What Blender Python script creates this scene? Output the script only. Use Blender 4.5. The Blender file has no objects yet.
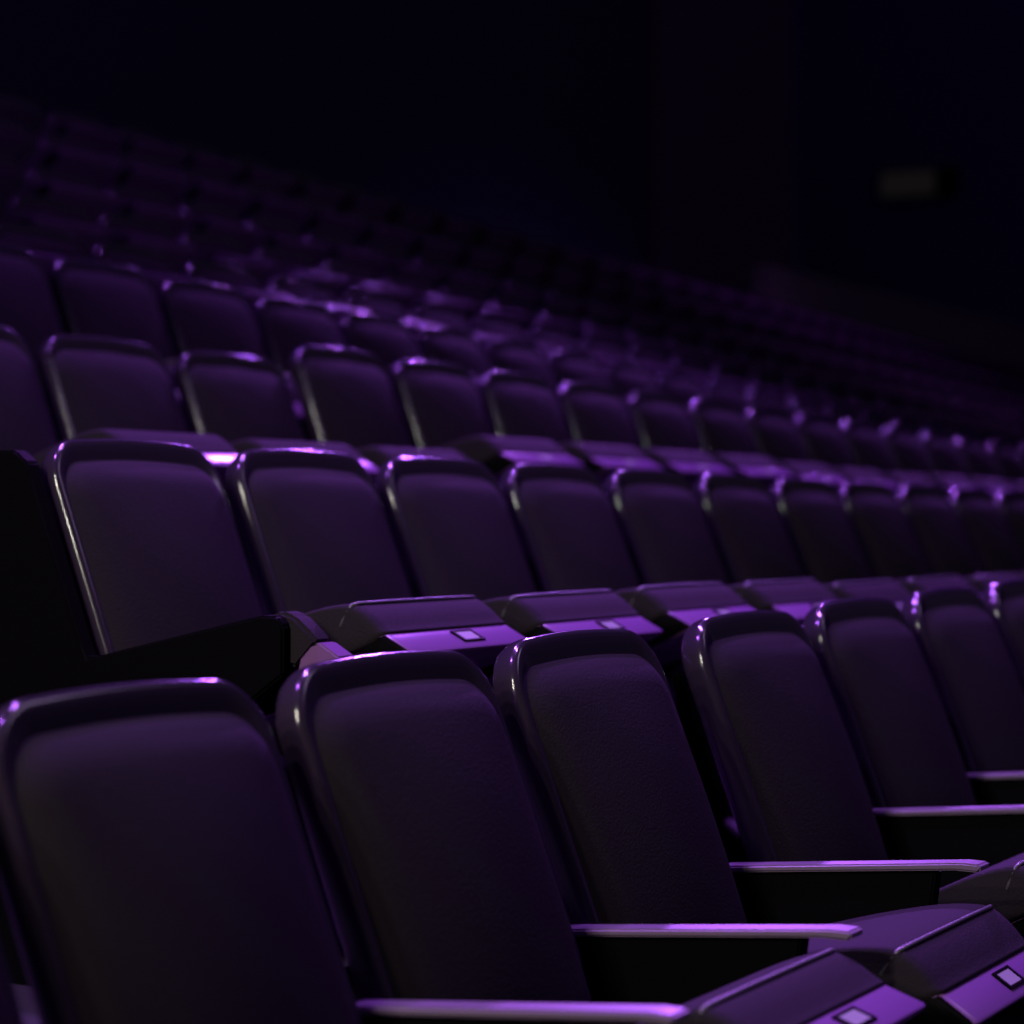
import bpy, bmesh, math, random
from mathutils import Vector, Matrix
random.seed(7)
S = bpy.context.scene
C = S.collection
PI = math.pi

# ------------------------------------------------------------------ camera frame
F = 2400.0                       # focal length in pixels of the 1024 frame
VX = 1800.0                      # x of the vanishing point of the rows
HY = 520.0                       # horizon line
TH = math.atan((VX - 512) / F)   # angle between optical axis and the rows
SN, CS = math.sin(TH), math.cos(TH)
P = 0.53                         # seat pitch
def world(x, y, D):              # photo pixel + depth -> point in the place
    L = (x - 512) / F * D
    return Vector((D * CS + L * SN, D * SN - L * CS, -(y - HY) / F * D))

HT = 0.90                        # top of the back over the floor
BETA = math.radians(20.5)        # lean of the backs

# ------------------------------------------------------------------ materials
def mat(name, col, rough=0.5, metal=0.0, bump=0.0, bscale=200.0, vary=0.0, spec=0.5, sheen=0.0, coat=0.0, emit=None):
    m = bpy.data.materials.new(name); m.use_nodes = True
    nt = m.node_tree; b = nt.nodes['Principled BSDF']
    b.inputs['Base Color'].default_value = (*col, 1)
    b.inputs['Roughness'].default_value = rough
    b.inputs['Metallic'].default_value = metal
    b.inputs['Specular IOR Level'].default_value = spec
    if sheen:
        b.inputs['Sheen Weight'].default_value = sheen
        b.inputs['Sheen Roughness'].default_value = 0.5
    if coat:
        b.inputs['Coat Weight'].default_value = coat
        b.inputs['Coat Roughness'].default_value = 0.12
    tc = nt.nodes.new('ShaderNodeTexCoord')
    if vary:
        n = nt.nodes.new('ShaderNodeTexNoise'); n.inputs['Scale'].default_value = 6
        n.inputs['Detail'].default_value = 4
        nt.links.new(tc.outputs['Object'], n.inputs['Vector'])
        r = nt.nodes.new('ShaderNodeMapRange')
        r.inputs['To Min'].default_value = max(0.02, rough - vary); r.inputs['To Max'].default_value = min(1, rough + vary)
        nt.links.new(n.outputs['Fac'], r.inputs['Value'])
        nt.links.new(r.outputs['Result'], b.inputs['Roughness'])
    if bump:
        n = nt.nodes.new('ShaderNodeTexNoise'); n.inputs['Scale'].default_value = bscale
        n.inputs['Detail'].default_value = 3; n.inputs['Roughness'].default_value = 0.6
        nt.links.new(tc.outputs['Object'], n.inputs['Vector'])
        bp = nt.nodes.new('ShaderNodeBump'); bp.inputs['Strength'].default_value = bump
        bp.inputs['Distance'].default_value = 0.002
        nt.links.new(n.outputs['Fac'], bp.inputs['Height'])
        nt.links.new(bp.outputs['Normal'], b.inputs['Normal'])
    if emit:
        b.inputs['Emission Color'].default_value = (*emit[0], 1)
        b.inputs['Emission Strength'].default_value = emit[1]
    return m

M_SHELL = mat('moulded_shell', (0.022, 0.014, 0.028), 0.14, vary=0.03, spec=0.6)
M_FABRIC = mat('upholstery', (0.0165, 0.0125, 0.0168), 0.8, bump=0.6, bscale=230, spec=0.08)
M_PANEL = mat('seat_pan_plastic', (0.18, 0.075, 0.23), 0.24, vary=0.05, spec=0.5)  # purple tint puts the hall's purple light into the base colour
M_ARM = mat('armrest_plastic', (0.14, 0.095, 0.155), 0.32, vary=0.05, spec=0.5)  # some of the purple light is tinted into this plastic too
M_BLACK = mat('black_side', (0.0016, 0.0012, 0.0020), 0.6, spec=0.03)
M_PLATE = mat('number_plate_metal', (0.75, 0.72, 0.78), 0.2, metal=0.6)
M_PIPE = mat('piping_cord', (0.10, 0.09, 0.11), 0.35, spec=0.6)
M_FLOOR = mat('dark_concrete', (0.015, 0.008, 0.020), 0.8, bump=0.3, bscale=40)
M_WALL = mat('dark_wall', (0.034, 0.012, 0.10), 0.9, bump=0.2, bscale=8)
M_WALL_LIFTED = mat('dark_wall_lifted', (0.09, 0.03, 0.26), 0.9, bump=0.2, bscale=8)  # same dark wall, colour raised to stand in for light missing there
M_PILLAR = mat('pillar_paint', (0.12, 0.04, 0.14), 0.85, bump=0.2, bscale=10)
M_PARAPET = mat('parapet_paint', (0.22, 0.16, 0.22), 0.85, bump=0.2, bscale=10)
M_SIGN = mat('sign_face', (0.05, 0.045, 0.04), 0.6, emit=((1.0, 0.88, 0.86), 0.0048))

# ------------------------------------------------------------------ mesh helpers
def obj(name, me, m, parent=None):
    if isinstance(me, bmesh.types.BMesh):
        bm = me
        bmesh.ops.recalc_face_normals(bm, faces=bm.faces)
        me = bpy.data.meshes.new(name); bm.to_mesh(me); bm.free()
        for p in me.polygons: p.use_smooth = True
    if m and not me.materials: me.materials.append(m)
    o = bpy.data.objects.new(name, me); C.objects.link(o)
    if parent: o.parent = parent
    return o

def sharp(o, deg=35):
    me = o.data
    me.set_sharp_from_angle(angle=math.radians(deg))
    return o

def rrect(hw, v0, v1, rt, rb, na, ns):
    """closed rounded rectangle (u, v), v downwards, same point count whatever the size"""
    pts = []
    def arc(cx, cy, r, a0, a1):
        for i in range(na + 1):
            t = a0 + (a1 - a0) * i / na
            pts.append((cx + r * math.cos(t), cy + r * math.sin(t)))
    def seg(p, q):
        for i in range(1, ns):
            t = i / ns
            pts.append((p[0] + (q[0] - p[0]) * t, p[1] + (q[1] - p[1]) * t))
    corners = [(-hw + rt, v0 + rt, rt, PI, 1.5 * PI), (hw - rt, v0 + rt, rt, 1.5 * PI, 2 * PI),
               (hw - rb, v1 - rb, rb, 0, 0.5 * PI), (-hw + rb, v1 - rb, rb, 0.5 * PI, PI)]
    for i, c in enumerate(corners):
        arc(*c)
        n = corners[(i + 1) % 4]
        seg(pts[-1], (n[0] + n[2] * math.cos(n[3]), n[1] + n[2] * math.sin(n[3])))
    return pts

NV = Vector((0, -math.cos(BETA), math.sin(BETA)))
DV = Vector((0, -math.sin(BETA), -math.cos(BETA)))
def lean(u, v, w):
    v = v + 0.013 * (u / 0.24) ** 2 * max(0.0, 1 - v / 0.35)     # crowned top edge
    w = w + 0.10 * (max(0.0, 0.12 - v)) ** 2 * -1                 # top rolls slightly backward
    return Vector((u, 0, HT)) + DV * v + NV * w

def loft(rings, caps=(True, True)):
    bm = bmesh.new()
    vs = [[bm.verts.new(p) for p in r] for r in rings]
    n = len(vs[0])
    for a, b in zip(vs, vs[1:]):
        for i in range(n):
            bm.faces.new((a[i], a[(i + 1) % n], b[(i + 1) % n], b[i]))
    if caps[0]: bm.faces.new(list(reversed(vs[0])))
    if caps[1]: bm.faces.new(vs[-1])
    return bm

def shell_bm(hi):
    na, ns = (9, 6) if hi else (4, 2)
    prof = [(.16, -.064), (.09, -.062), (.04, -.057), (.018, -.050), (.006, -.040), (.001, -.028), (0, -.017),
            (.0006, -.0095), (.0024, -.0042), (.0055, -.0012), (.0095, -.0004), (.017, -.0010), (.028, -.0028), (.042, -.0065), (.06, -.009)]
    if not hi: prof = [prof[i] for i in (0, 2, 4, 6, 8, 9, 11, 13)]
    rings = []
    for d, w in prof:
        q = rrect(.238 - d, d, .62 - d, max(.078 - d, .012), max(.05 - d, .008), na, ns)
        rings.append([lean(u, v, w) for u, v in q])
    return loft(rings)

def cushion_bm(hi):
    na, ns = (9, 8) if hi else (4, 2)
    ds = [.003, 0, .0003, .0015, .004, .008, .014, .022, .032, .044, .058, .075, .10, .13, .16, .19, .21, .222, .2275] if hi else [.002, 0, .004, .012, .03, .07, .12, .17, .2275]
    rings = []
    for d in ds:
        hw = .229 - d
        q = rrect(hw, .040 + d, .58 - d * .6, min(max(.070 - d * .8, .012), hw * .9), min(max(.04 - d * .5, .01), hw * .9), na, ns)
        e = min(1.0, d / .055)
        w0 = -.014 if d == ds[0] else -.009 + .020 * math.sin(e * PI / 2) ** .8
        ring = []
        for u, v in q:
            b = max(0.0, 1 - (u / .229) ** 2) * max(0.0, 1 - ((v - .30) / .262) ** 2) ** .8
            ring.append(lean(u, v, w0 + (.034 * b if d > 0 else 0)))
        rings.append(ring)
    bm = loft(rings, (True, False))
    bm.verts.ensure_lookup_table()
    bmesh.ops.remove_doubles(bm, verts=bm.verts[-len(rings[-1]):], dist=.0045)
    return bm

# seat pan: profile in (p forward, q up) about the hinge, swept across the width
def sweep(profile, stations):
    cx = sum(p for p, q in profile) / len(profile); cy = sum(q for p, q in profile) / len(profile)
    rings = []
    for x, s in stations:
        rings.append([Vector((x, -(cx + (p - cx) * s), cy + (q - cy) * s)) for p, q in profile])
    return loft(rings)

def smooth_profile(pts, n=4):
    out = []; N = len(pts)
    for i in range(N):
        p0, p1, p2, p3 = (pts[(i + k - 1) % N] for k in range(4))
        for j in range(n):
            t = j / n
            out.append(tuple(0.5 * ((2 * b) + (-a + c) * t + (2 * a - 5 * b + 4 * c - d) * t * t + (-a + 3 * b - 3 * c + d) * t ** 3)
                             for a, b, c, d in zip(p0, p1, p2, p3)))
    return out
CUSH = [(.0, .020), (.02, .038), (.10, .046), (.20, .054), (.29, .056), (.345, .050), (.368, .041), (.388, .020), (.404, -.006), (.408, -.018), (.36, -.028), (.2, -.032), (.05, -.03), (.01, -.01)]
PX = .015
ENDS = [(PX + a * .90, b) for a, b in [(-.226, .86), (-.2245, .93), (-.220, .975), (-.213, .995), (-.195, 1), (-.1, 1.0), (0, 1.0), (.1, 1), (.195, 1), (.213, .995), (.220, .975), (.2245, .93), (.226, .86)]]
def pan_cushion_bm(): return sweep(smooth_profile(CUSH, 3), ENDS)
PANEL = [(.395, -.016), (.4085, -.0165), (.4115, -.019), (.446, -.054), (.447, -.058), (.443, -.062), (.40, -.070), (.30, -.080), (.12, -.082), (.04, -.072), (.03, -.034), (.2, -.034), (.36, -.030)]
def pan_panel_bm(): return sweep(PANEL, [(PX + a * .90, b) for a, b in [(-.222, .93), (-.2195, .97), (-.214, .99), (-.206, 1), (.206, 1), (.214, .99), (.2195, .97), (.222, .93)]])
def plate_bm():
    # number plate let into the front lip, with a thin dark well around it
    bm = bmesh.new()
    d = Vector((0, -(.446 - .4115), -.054 + .019)).normalized(); nrm = Vector((0, d.z, -d.y)).normalized()
    if nrm.z < 0: nrm = -nrm
    o = Vector((.035, -.4115, -.019))
    def box(u0, u1, v0, v1, h0, h1):
        c = [o + Vector((u, 0, 0)) + d * v + nrm * h for h in (h0, h1) for u, v in ((u0, v0), (u1, v0), (u1, v1), (u0, v1))]
        vs = [bm.verts.new(k) for k in c]
        for f in ((0, 1, 2, 3), (7, 6, 5, 4), (0, 4, 5, 1), (1, 5, 6, 2), (2, 6, 7, 3), (3, 7, 4, 0)):
            bm.faces.new([vs[i] for i in f])
    box(-.026, .026, .010, .034, -.002, .0022)
    bmesh.ops.bevel(bm, geom=bm.edges[:], offset=.0008, segments=2, affect='EDGES')
    return bm
def well_bm():
    bm = bmesh.new()
    d = Vector((0, -(.446 - .4115), -.054 + .019)).normalized(); nrm = Vector((0, -d.z * -1, 0))
    nrm = Vector((0, d.z, -d.y)).normalized()
    if nrm.z < 0: nrm = -nrm
    o = Vector((.035, -.4115, -.019))
    def box(u0, u1, v0, v1):
        c = [o + Vector((u, 0, 0)) + d * v + nrm * h for h in (-.002, .003) for u, v in ((u0, v0), (u1, v0), (u1, v1), (u0, v1))]
        vs = [bm.verts.new(k) for k in c]
        for f in ((0, 1, 2, 3), (7, 6, 5, 4), (0, 4, 5, 1), (1, 5, 6, 2), (2, 6, 7, 3), (3, 7, 4, 0)):
            bm.faces.new([vs[i] for i in f])
    box(-.034, -.026, .006, .038); box(.026, .034, .006, .038); box(-.026, .026, .006, .010); box(-.026, .026, .034, .038)
    return bm

def tube_bm(pts, r, n=8):
    rings = []
    for i, p in enumerate(pts):
        a = pts[max(i - 1, 0)]; b = pts[min(i + 1, len(pts) - 1)]
        t = (b - a).normalized(); x = t.cross(Vector((0, 0, 1)));
        if x.length < 1e-4: x = Vector((0, 1, 0))
        x.normalize(); y = t.cross(x)
        rings.append([p + x * (r * math.cos(2 * PI * k / n)) + y * (r * math.sin(2 * PI * k / n)) for k in range(n)])
    return loft(rings)
def piping_bm():
    e = (.366, .0445)
    pts = [Vector((PX + x * .9, -e[0] - dy, e[1] + dz)) for x, dy, dz in
           ((-.224, -.03, -.028), (-.222, -.012, -.008), (-.218, -.003, -.001), (-.205, 0, 0), (-.1, 0, .0005), (0, 0, .0005), (.1, 0, .0005), (.205, 0, 0), (.218, -.003, -.001), (.222, -.012, -.008), (.224, -.03, -.028))]
    return tube_bm(pts, .0032)

def prism_bm(profile, x0, x1, bev=.004, seg=2):
    """side profile (a forward of the back, z) extruded across x"""
    bm = bmesh.new()
    A = [bm.verts.new((x0, -a, z)) for a, z in profile]; B = [bm.verts.new((x1, -a, z)) for a, z in profile]
    n = len(A)
    for i in range(n): bm.faces.new((A[i], A[(i + 1) % n], B[(i + 1) % n], B[i]))
    bm.faces.new(list(reversed(A))); bm.faces.new(B)
    bmesh.ops.recalc_face_normals(bm, faces=bm.faces)
    if bev:
        es = [e for e in bm.edges if len(e.link_faces) == 2 and e.calc_face_angle(0) > .3]
        bmesh.ops.bevel(bm, geom=es, offset=bev, segments=seg, affect='EDGES')
    return bm
ARX = P / 2
def arm_bm():
    z0, z1 = HT - .376, HT - .346
    prof = [(.112, z0), (.49, z1), (.516, z1 - .001), (.521, z1 - .006), (.515, z1 - .0125), (.48, z1 - .0115), (.112, z0 - .010)]
    return prism_bm(prof, ARX - .024, ARX + .022, .0028, 3)
def side_bm():
    z0 = HT - .3865
    prof = [(.13, z0), (.45, z0 + .024), (.44, z0 - .05), (.36, z0 - .14), (.31, .06), (.36, .025), (.36, 0), (.02, 0), (.02, .025), (.10, .06), (.16, .40)]
    return prism_bm(prof, ARX - .017, ARX + .017, .003)
def end_bm():
    h = HT
    prof = [(-.13, h - .04), (-.10, h - .03), (-.02, h - .03), (.005, h - .05), (.112, h - .335), (.125, h - .365), (.46, h - .290), (.487, h - .290), (.50, h - .305), (.50, h - .38), (.36, h - .48), (.31, .06), (.36, .025), (.36, 0), (-.08, 0), (-.08, .3)]
    return prism_bm(prof, -ARX - .022, -ARX + .012, .004, 3)
def cap_bm():
    h = HT
    prof = [(.46, h - .292), (.48, h - .283), (.505, h - .290), (.535, h - .315), (.548, h - .330), (.51, h - .37), (.46, h - .36)]
    return prism_bm(prof, -ARX + .0, -ARX + .046, .006, 3)
def capplate_bm():
    h = HT
    prof = [(.549, h - .330), (.585, h - .352), (.585, h - .372), (.51, h - .378), (.515, h - .34)]
    return prism_bm(prof, -ARX + .004, -ARX + .050, .003, 2)

# shared meshes
def mesh_of(name, bm, m, deg=None):
    o = obj(name, bm, m); me = o.data
    if deg: me.set_sharp_from_angle(angle=math.radians(deg))
    bpy.data.objects.remove(o); me.name = name
    return me
HI = dict(back_shell=mesh_of('back_shell', shell_bm(True), M_SHELL), back_cushion=mesh_of('back_cushion', cushion_bm(True), M_FABRIC))
LO = dict(back_shell=mesh_of('back_shell_far', shell_bm(False), M_SHELL), back_cushion=mesh_of('back_cushion_far', cushion_bm(False), M_FABRIC))
ME_PAN = mesh_of('seat_cushion', pan_cushion_bm(), M_FABRIC)
ME_PANEL = mesh_of('seat_panel', pan_panel_bm(), M_PANEL, 40)
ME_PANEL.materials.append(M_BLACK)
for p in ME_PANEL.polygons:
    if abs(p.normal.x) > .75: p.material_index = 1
ME_PLATE = mesh_of('number_plate', plate_bm(), M_PLATE, 40)
ME_WELL = mesh_of('plate_frame', well_bm(), M_BLACK, 30)
ME_PIPE = mesh_of('piping', piping_bm(), M_PIPE)
ME_ARM = mesh_of('armrest', arm_bm(), M_ARM, 30)
ME_SIDE = mesh_of('side_panel', side_bm(), M_BLACK, 30)

HINGE = Vector((0, -.225, HT - .425))
def make_seat(level):
    """level 2: every part; 1: no piping / plate frame; 0: far away"""
    root = bpy.data.objects.new('theatre_seat', None); C.objects.link(root)
    root.empty_display_size = .1
    me = HI if level == 2 else LO
    obj('back_shell', me['back_shell'], None, root)
    obj('back_cushion', me['back_cushion'], None, root)
    pc = obj('seat_cushion', ME_PAN, None, root); pc.location = HINGE
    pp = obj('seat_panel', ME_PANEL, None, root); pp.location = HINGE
    if level >= 1:
        obj('number_plate', ME_PLATE, None, pp)
        if level == 2:
            obj('plate_frame', ME_WELL, None, pp)
            obj('piping', ME_PIPE, None, pc)
    if level >= 1:
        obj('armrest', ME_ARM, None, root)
    obj('side_panel', ME_SIDE, None, root)
    return root

def copy_tree(o, parent=None):
    c = o.copy(); C.objects.link(c)
    if parent: c.parent = parent
    for ch in o.children: copy_tree(ch, c)
    return c

def set_tilt(root, deg, off=(0, 0)):
    for ch in root.children:
        if ch.name.startswith(('seat_cushion', 'seat_panel')):
            ch.rotation_euler = (-math.radians(deg), 0, 0)
            ch.location = HINGE + Vector((0, off[0], off[1]))

# ------------------------------------------------------------------ the rows
# (x, y of a top left corner, seats to its left, seat step in 1e-4/px, y where the row line meets the vanishing column)
ROWS = [dict(x=2, y=709, d=1.115, vy=487, tilt=26),
        dict(x=50, y=442, d=.679, vy=536, tilt=17),
        dict(x=300, y=346, d=.476, vy=554, tilt=19),
        dict(x=59, y=258, d=.380, vy=587, tilt=22),
        dict(x=99, y=242, d=.335, vy=575, tilt=42),
        dict(x=104, y=213, d=.295, vy=575, tilt=42),
        dict(x=112, y=185, d=.262, vy=575, tilt=42),
        dict(x=114, y=152, d=.237, vy=575, tilt=42),
        dict(x=116, y=127, d=.216, vy=575, tilt=42)]
ONES = ['', 'first', 'second', 'third', 'fourth', 'fifth', 'sixth', 'seventh', 'eighth', 'ninth', 'tenth', 'eleventh', 'twelfth',
        'thirteenth', 'fourteenth', 'fifteenth', 'sixteenth', 'seventeenth', 'eighteenth', 'nineteenth']
TENS = {20: ('twentieth', 'twenty'), 30: ('thirtieth', 'thirty'), 40: ('fortieth', 'forty')}
def ordinal(n):
    if n < 20: return ONES[n]
    t = n // 10 * 10
    return TENS[t][0] if n == t else TENS[t][1] + '-' + ONES[n % 10]
ROWNAME = ['front row', 'second row', 'third row', 'fourth row', 'fifth row', 'sixth row', 'seventh row', 'eighth row', 'ninth and last row']

proto = {2: make_seat(2), 1: make_seat(1), 0: make_seat(0)}
used = set()
edges = []                       # per row: (origin, direction) of the seat bases, for the terraces
def row_point(R, k):
    u0 = 1e4 / (VX - R['x']); u = u0 + k * R['d']
    x = VX - 1e4 / u
    y = R['vy'] + (R['y'] - R['vy']) * (VX - x) / (VX - R['x'])
    D = P * CS * u / R['d']
    return x, y, world(x, y, D)
for j, R in enumerate(ROWS):
    lvl = 2 if j <= 1 else 1 if j <= 3 else 0
    k = -6; count = 0
    pts = []
    while k < 60:
        u = 1e4 / (VX - R['x']) + k * R['d']
        if u <= 2.0: k += 1; continue
        x, y, tl = row_point(R, k)
        x2 = row_point(R, k + 1)[0]
        if x > 1024: break
        # right edge leans further right lower down; keep seats of which something is in the frame
        if x2 + (70 if j == 0 else 30 if j == 1 else 5) < 0 or (j == 1 and k < 0):
            k += 1; continue
        count += 1
        root = proto[lvl] if lvl not in used else copy_tree(proto[lvl])
        used.add(lvl)
        base = tl + Vector((.215, .012, .016 - HT))
        low = (j == 2 and k < 0)
        if low: base.z -= .056
        if j == 0 and k >= 3: base.x += .10
        if j == 1: base.x += .02
        root.location = base
        pts.append(base - Vector((0, 0, -.056 if low else 0)))
        t = R['tilt'] + random.uniform(-1.2, 1.2)
        if j == 0 and k == 2: t = 11
        if j == 3 and k < 2: t = 0
        set_tilt(root, t, ((.03, -.078) if k == 2 else (.025, -.14)) if j == 0 else (.07, -.03) if j >= 4 else (0, 0))
        if j == 0 and k >= 2:            # these arms sit a touch higher
            dz = min(.009 * (k - 1), .024)
            for ch in root.children:
                if ch.name.startswith('armrest'): ch.location.z = dz
                if ch.name.startswith('side_panel'): ch.scale.z = 1 + dz / (HT - .39)
        # a little hand-made unevenness
        root.rotation_euler = (0, 0, math.radians(random.uniform(-.25, .25)))
        where = f"{ordinal(count)} from the left in the {ROWNAME[j]}"
        kind = {0: 'purple-lit black padded theatre seat', 1: 'black padded tip-up theatre seat', 2: 'dark theatre seat with glinting corner'}.get(j, 'dim blurred purple theatre seat')
        if j == 0 and k == 2: kind = 'sharply focused grained theatre seat'
        if j == 1 and k == 0: kind = 'row-end theatre seat with black side panel,'
        if low: kind = 'lower-set dark theatre seat'
        root['label'] = f"{kind} {where}".replace(', ,', ',')
        root['category'] = 'seat'
        root['group'] = 'rows of tip-up theatre seats'
        if j == 1 and k == 0:
            sharp(obj('end_panel', end_bm(), M_BLACK, root), 30)
            cp = sharp(obj('arm_pad', cap_bm(), M_FABRIC, root), 30)
            sharp(obj('pad_trim', capplate_bm(), M_PANEL, cp), 30)
        k += 1
    edges.append((pts[0], pts[-1]))
    print('row', j, count, 'Y', round(pts[0].y, 2), 'z', round(pts[0].z, 2), round(pts[-1].z, 2), 'X', round(pts[0].x, 2), round(pts[-1].x, 2))

# ------------------------------------------------------------------ terraced floor
bm = bmesh.new()
X0, X1 = -2.0, 36.0
def zat(e, X):
    a, b = e
    return a.z + (b.z - a.z) * (X - a.x) / (b.x - a.x)
tops = []
def quad(pts):
    bm.faces.new([bm.verts.new(p) for p in pts])
ys = [e[0].y for e in edges]
fr = [ys[0] - 6.0] + [ys[j] - .44 for j in range(1, 9)] + [14.0]
# keep the nose of each terrace just behind the seats of the row in front
for j in range(1, 9): fr[j] = max(ys[j] - .48, ys[j - 1] + .14)
for j, e in enumerate(edges):
    za, zb = zat(e, X0), zat(e, X1)
    ya, yb = fr[j], fr[j + 1]
    quad([(X0, ya, za), (X1, ya, zb), (X1, yb, zb), (X0, yb, za)])
    if j < 8:
        na, nb = zat(edges[j + 1], X0), zat(edges[j + 1], X1)
        quad([(X0, yb, za), (X1, yb, zb), (X1, yb, nb), (X0, yb, na)])
o = obj('floor', bm, M_FLOOR); o['kind'] = 'structure'
for p in o.data.polygons: p.use_smooth = False

def slab(name, lo, hi, m, bev=0.0):
    bm = bmesh.new()
    bmesh.ops.create_cube(bm, size=1)
    for v in bm.verts:
        v.co = Vector([(lo[i] + hi[i]) / 2 + v.co[i] * (hi[i] - lo[i]) for i in range(3)])
    if bev: bmesh.ops.bevel(bm, geom=bm.edges[:], offset=bev, segments=2, affect='EDGES')
    o = obj(name, bm, m); sharp(o, 30)
    return o
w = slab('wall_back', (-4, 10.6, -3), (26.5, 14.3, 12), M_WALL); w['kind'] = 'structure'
w = slab('wall_recess', (26.5, 14.0, -3), (36.3, 14.3, 12), M_WALL_LIFTED); w['kind'] = 'structure'
w = slab('wall_right', (36.0, -6, -3), (36.3, 14.0, 12), M_WALL_LIFTED); w['kind'] = 'structure'
w = slab('trim_1', (22.7, 10.48, -1.5), (26.5, 10.6, 12), M_PILLAR, .01); w['kind'] = 'structure'
w = slab('trim_2', (22.9, 9.3, -1.5), (36.0, 9.5, 2.62), M_PARAPET, .02); w['kind'] = 'structure'

# dim lit sign on the far side wall
sg = bpy.data.objects.new('wall_sign', None); C.objects.link(sg); sg.location = (36.0, 12.1, 5.02)
sg['label'] = 'dim pale sign glowing high on the dark far wall, right of the pillar'; sg['category'] = 'sign'
def block(x0, x1, y0, y1, z0, z1, bev):
    bm = bmesh.new(); bmesh.ops.create_cube(bm, size=1)
    for v in bm.verts: v.co = Vector(((x0 + x1) / 2 + v.co.x * (x1 - x0), (y0 + y1) / 2 + v.co.y * (y1 - y0), (z0 + z1) / 2 + v.co.z * (z1 - z0)))
    bmesh.ops.bevel(bm, geom=bm.edges[:], offset=bev, segments=2, affect='EDGES')
    return bm
sharp(obj('sign_case', block(-.10, 0, -.64, .64, 0, .46, .015), M_BLACK, sg), 30)
sharp(obj('sign_face', block(-.112, -.098, -.28, .60, .04, .42, .004), M_SIGN, sg), 30)

# ------------------------------------------------------------------ lights
def light(name, kind, loc, power, col, target=None, size=.1, angle=None, blend=.6):
    l = bpy.data.lights.new(name, kind); l.energy = power; l.color = col
    if kind == 'SPOT':
        l.spot_size = math.radians(angle or 60); l.spot_blend = blend; l.shadow_soft_size = size
    elif kind == 'POINT': l.shadow_soft_size = size
    elif kind == 'AREA': l.size = size
    elif kind == 'SUN': l.angle = size
    o = bpy.data.objects.new(name, l); C.objects.link(o); o.location = loc
    if target is not None:
        o.rotation_euler = (Vector(target) - Vector(loc)).to_track_quat('-Z', 'Y').to_euler()
    return o
PUR = (.43, .11, 1.0)
light('purple_spot', 'SPOT', (7.0, 5.4, 8.0), 4200, PUR, (5.2, 1.8, 0), .25, 50, .9)
light('purple_spot', 'SPOT', (11.5, 5.8, 8.5), 3600, PUR, (9.5, 2.4, 0), .25, 48, .9)
light('purple_spot', 'SPOT', (2.0, 4.6, 7.0), 1500, PUR, (3.6, 1.7, 0), .2, 48, .9)
light('purple_spot', 'SPOT', (5.5, 2.3, 7.0), 2600, (.46, .17, 1.0), (3.6, 1.2, -.4), .35, 44, 1.0)
light('purple_spot', 'SPOT', (20, 8.6, 8.6), 8000, PUR, (6.3, 1.7, -.4), .3, 21, .8)
light('purple_spot', 'SPOT', (5.0, 8.2, 9.0), 2200, PUR, (9.5, 4.4, .4), .12, 56, .9)
light('purple_spot', 'SPOT', (25, 7.0, 6.5), 4000, PUR, (10.0, 1.8, -.4), .25, 14, .8)
light('purple_spot', 'SPOT', (17, 1.5, 8.5), 1300, (.55, .16, 1.0), (19.0, 5.8, 1.0), .5, 62, 1.0)  # added fill to lift the far right rows, not a hall lamp
for z_, p_ in ((1.3, 130), (1.9, 190), (2.6, 220), (3.4, 190)):
    light('white_spot', 'SPOT', (-1.4, 2.0, z_), p_, (1.0, .93, .82), (4.0, 2.0, -.4), .07, 50, .8)
light('front_fill', 'AREA', (8.0, -2.5, 4.5), 40, (.72, .52, 1.0), (5, 2, 0), 2.0)
wd = bpy.data.worlds.new('dark_hall'); S.world = wd; wd.use_nodes = True
wd.node_tree.nodes['Background'].inputs[0].default_value = (.58, .40, .90, 1)
wd.node_tree.nodes['Background'].inputs[1].default_value = .032

# ------------------------------------------------------------------ camera
cam = bpy.data.cameras.new('camera'); co = bpy.data.objects.new('camera', cam); C.objects.link(co)
cam.sensor_width = 36; cam.lens = F / 1024 * 36
fw = Vector((CS, SN, 0))
co.rotation_euler = fw.to_track_quat('-Z', 'Y').to_euler()
cam.shift_y = (HY - 512) / 1024
cam.clip_end = 200
cam.dof.use_dof = True; cam.dof.focus_distance = 3.42; cam.dof.aperture_fstop = 3.0
S.camera = co
S.view_settings.view_transform = 'Standard'; S.view_settings.look = 'None'
S.view_settings.exposure = 0; S.view_settings.gamma = 1
S.cycles.use_denoising = True
S.cycles.max_bounces = 6
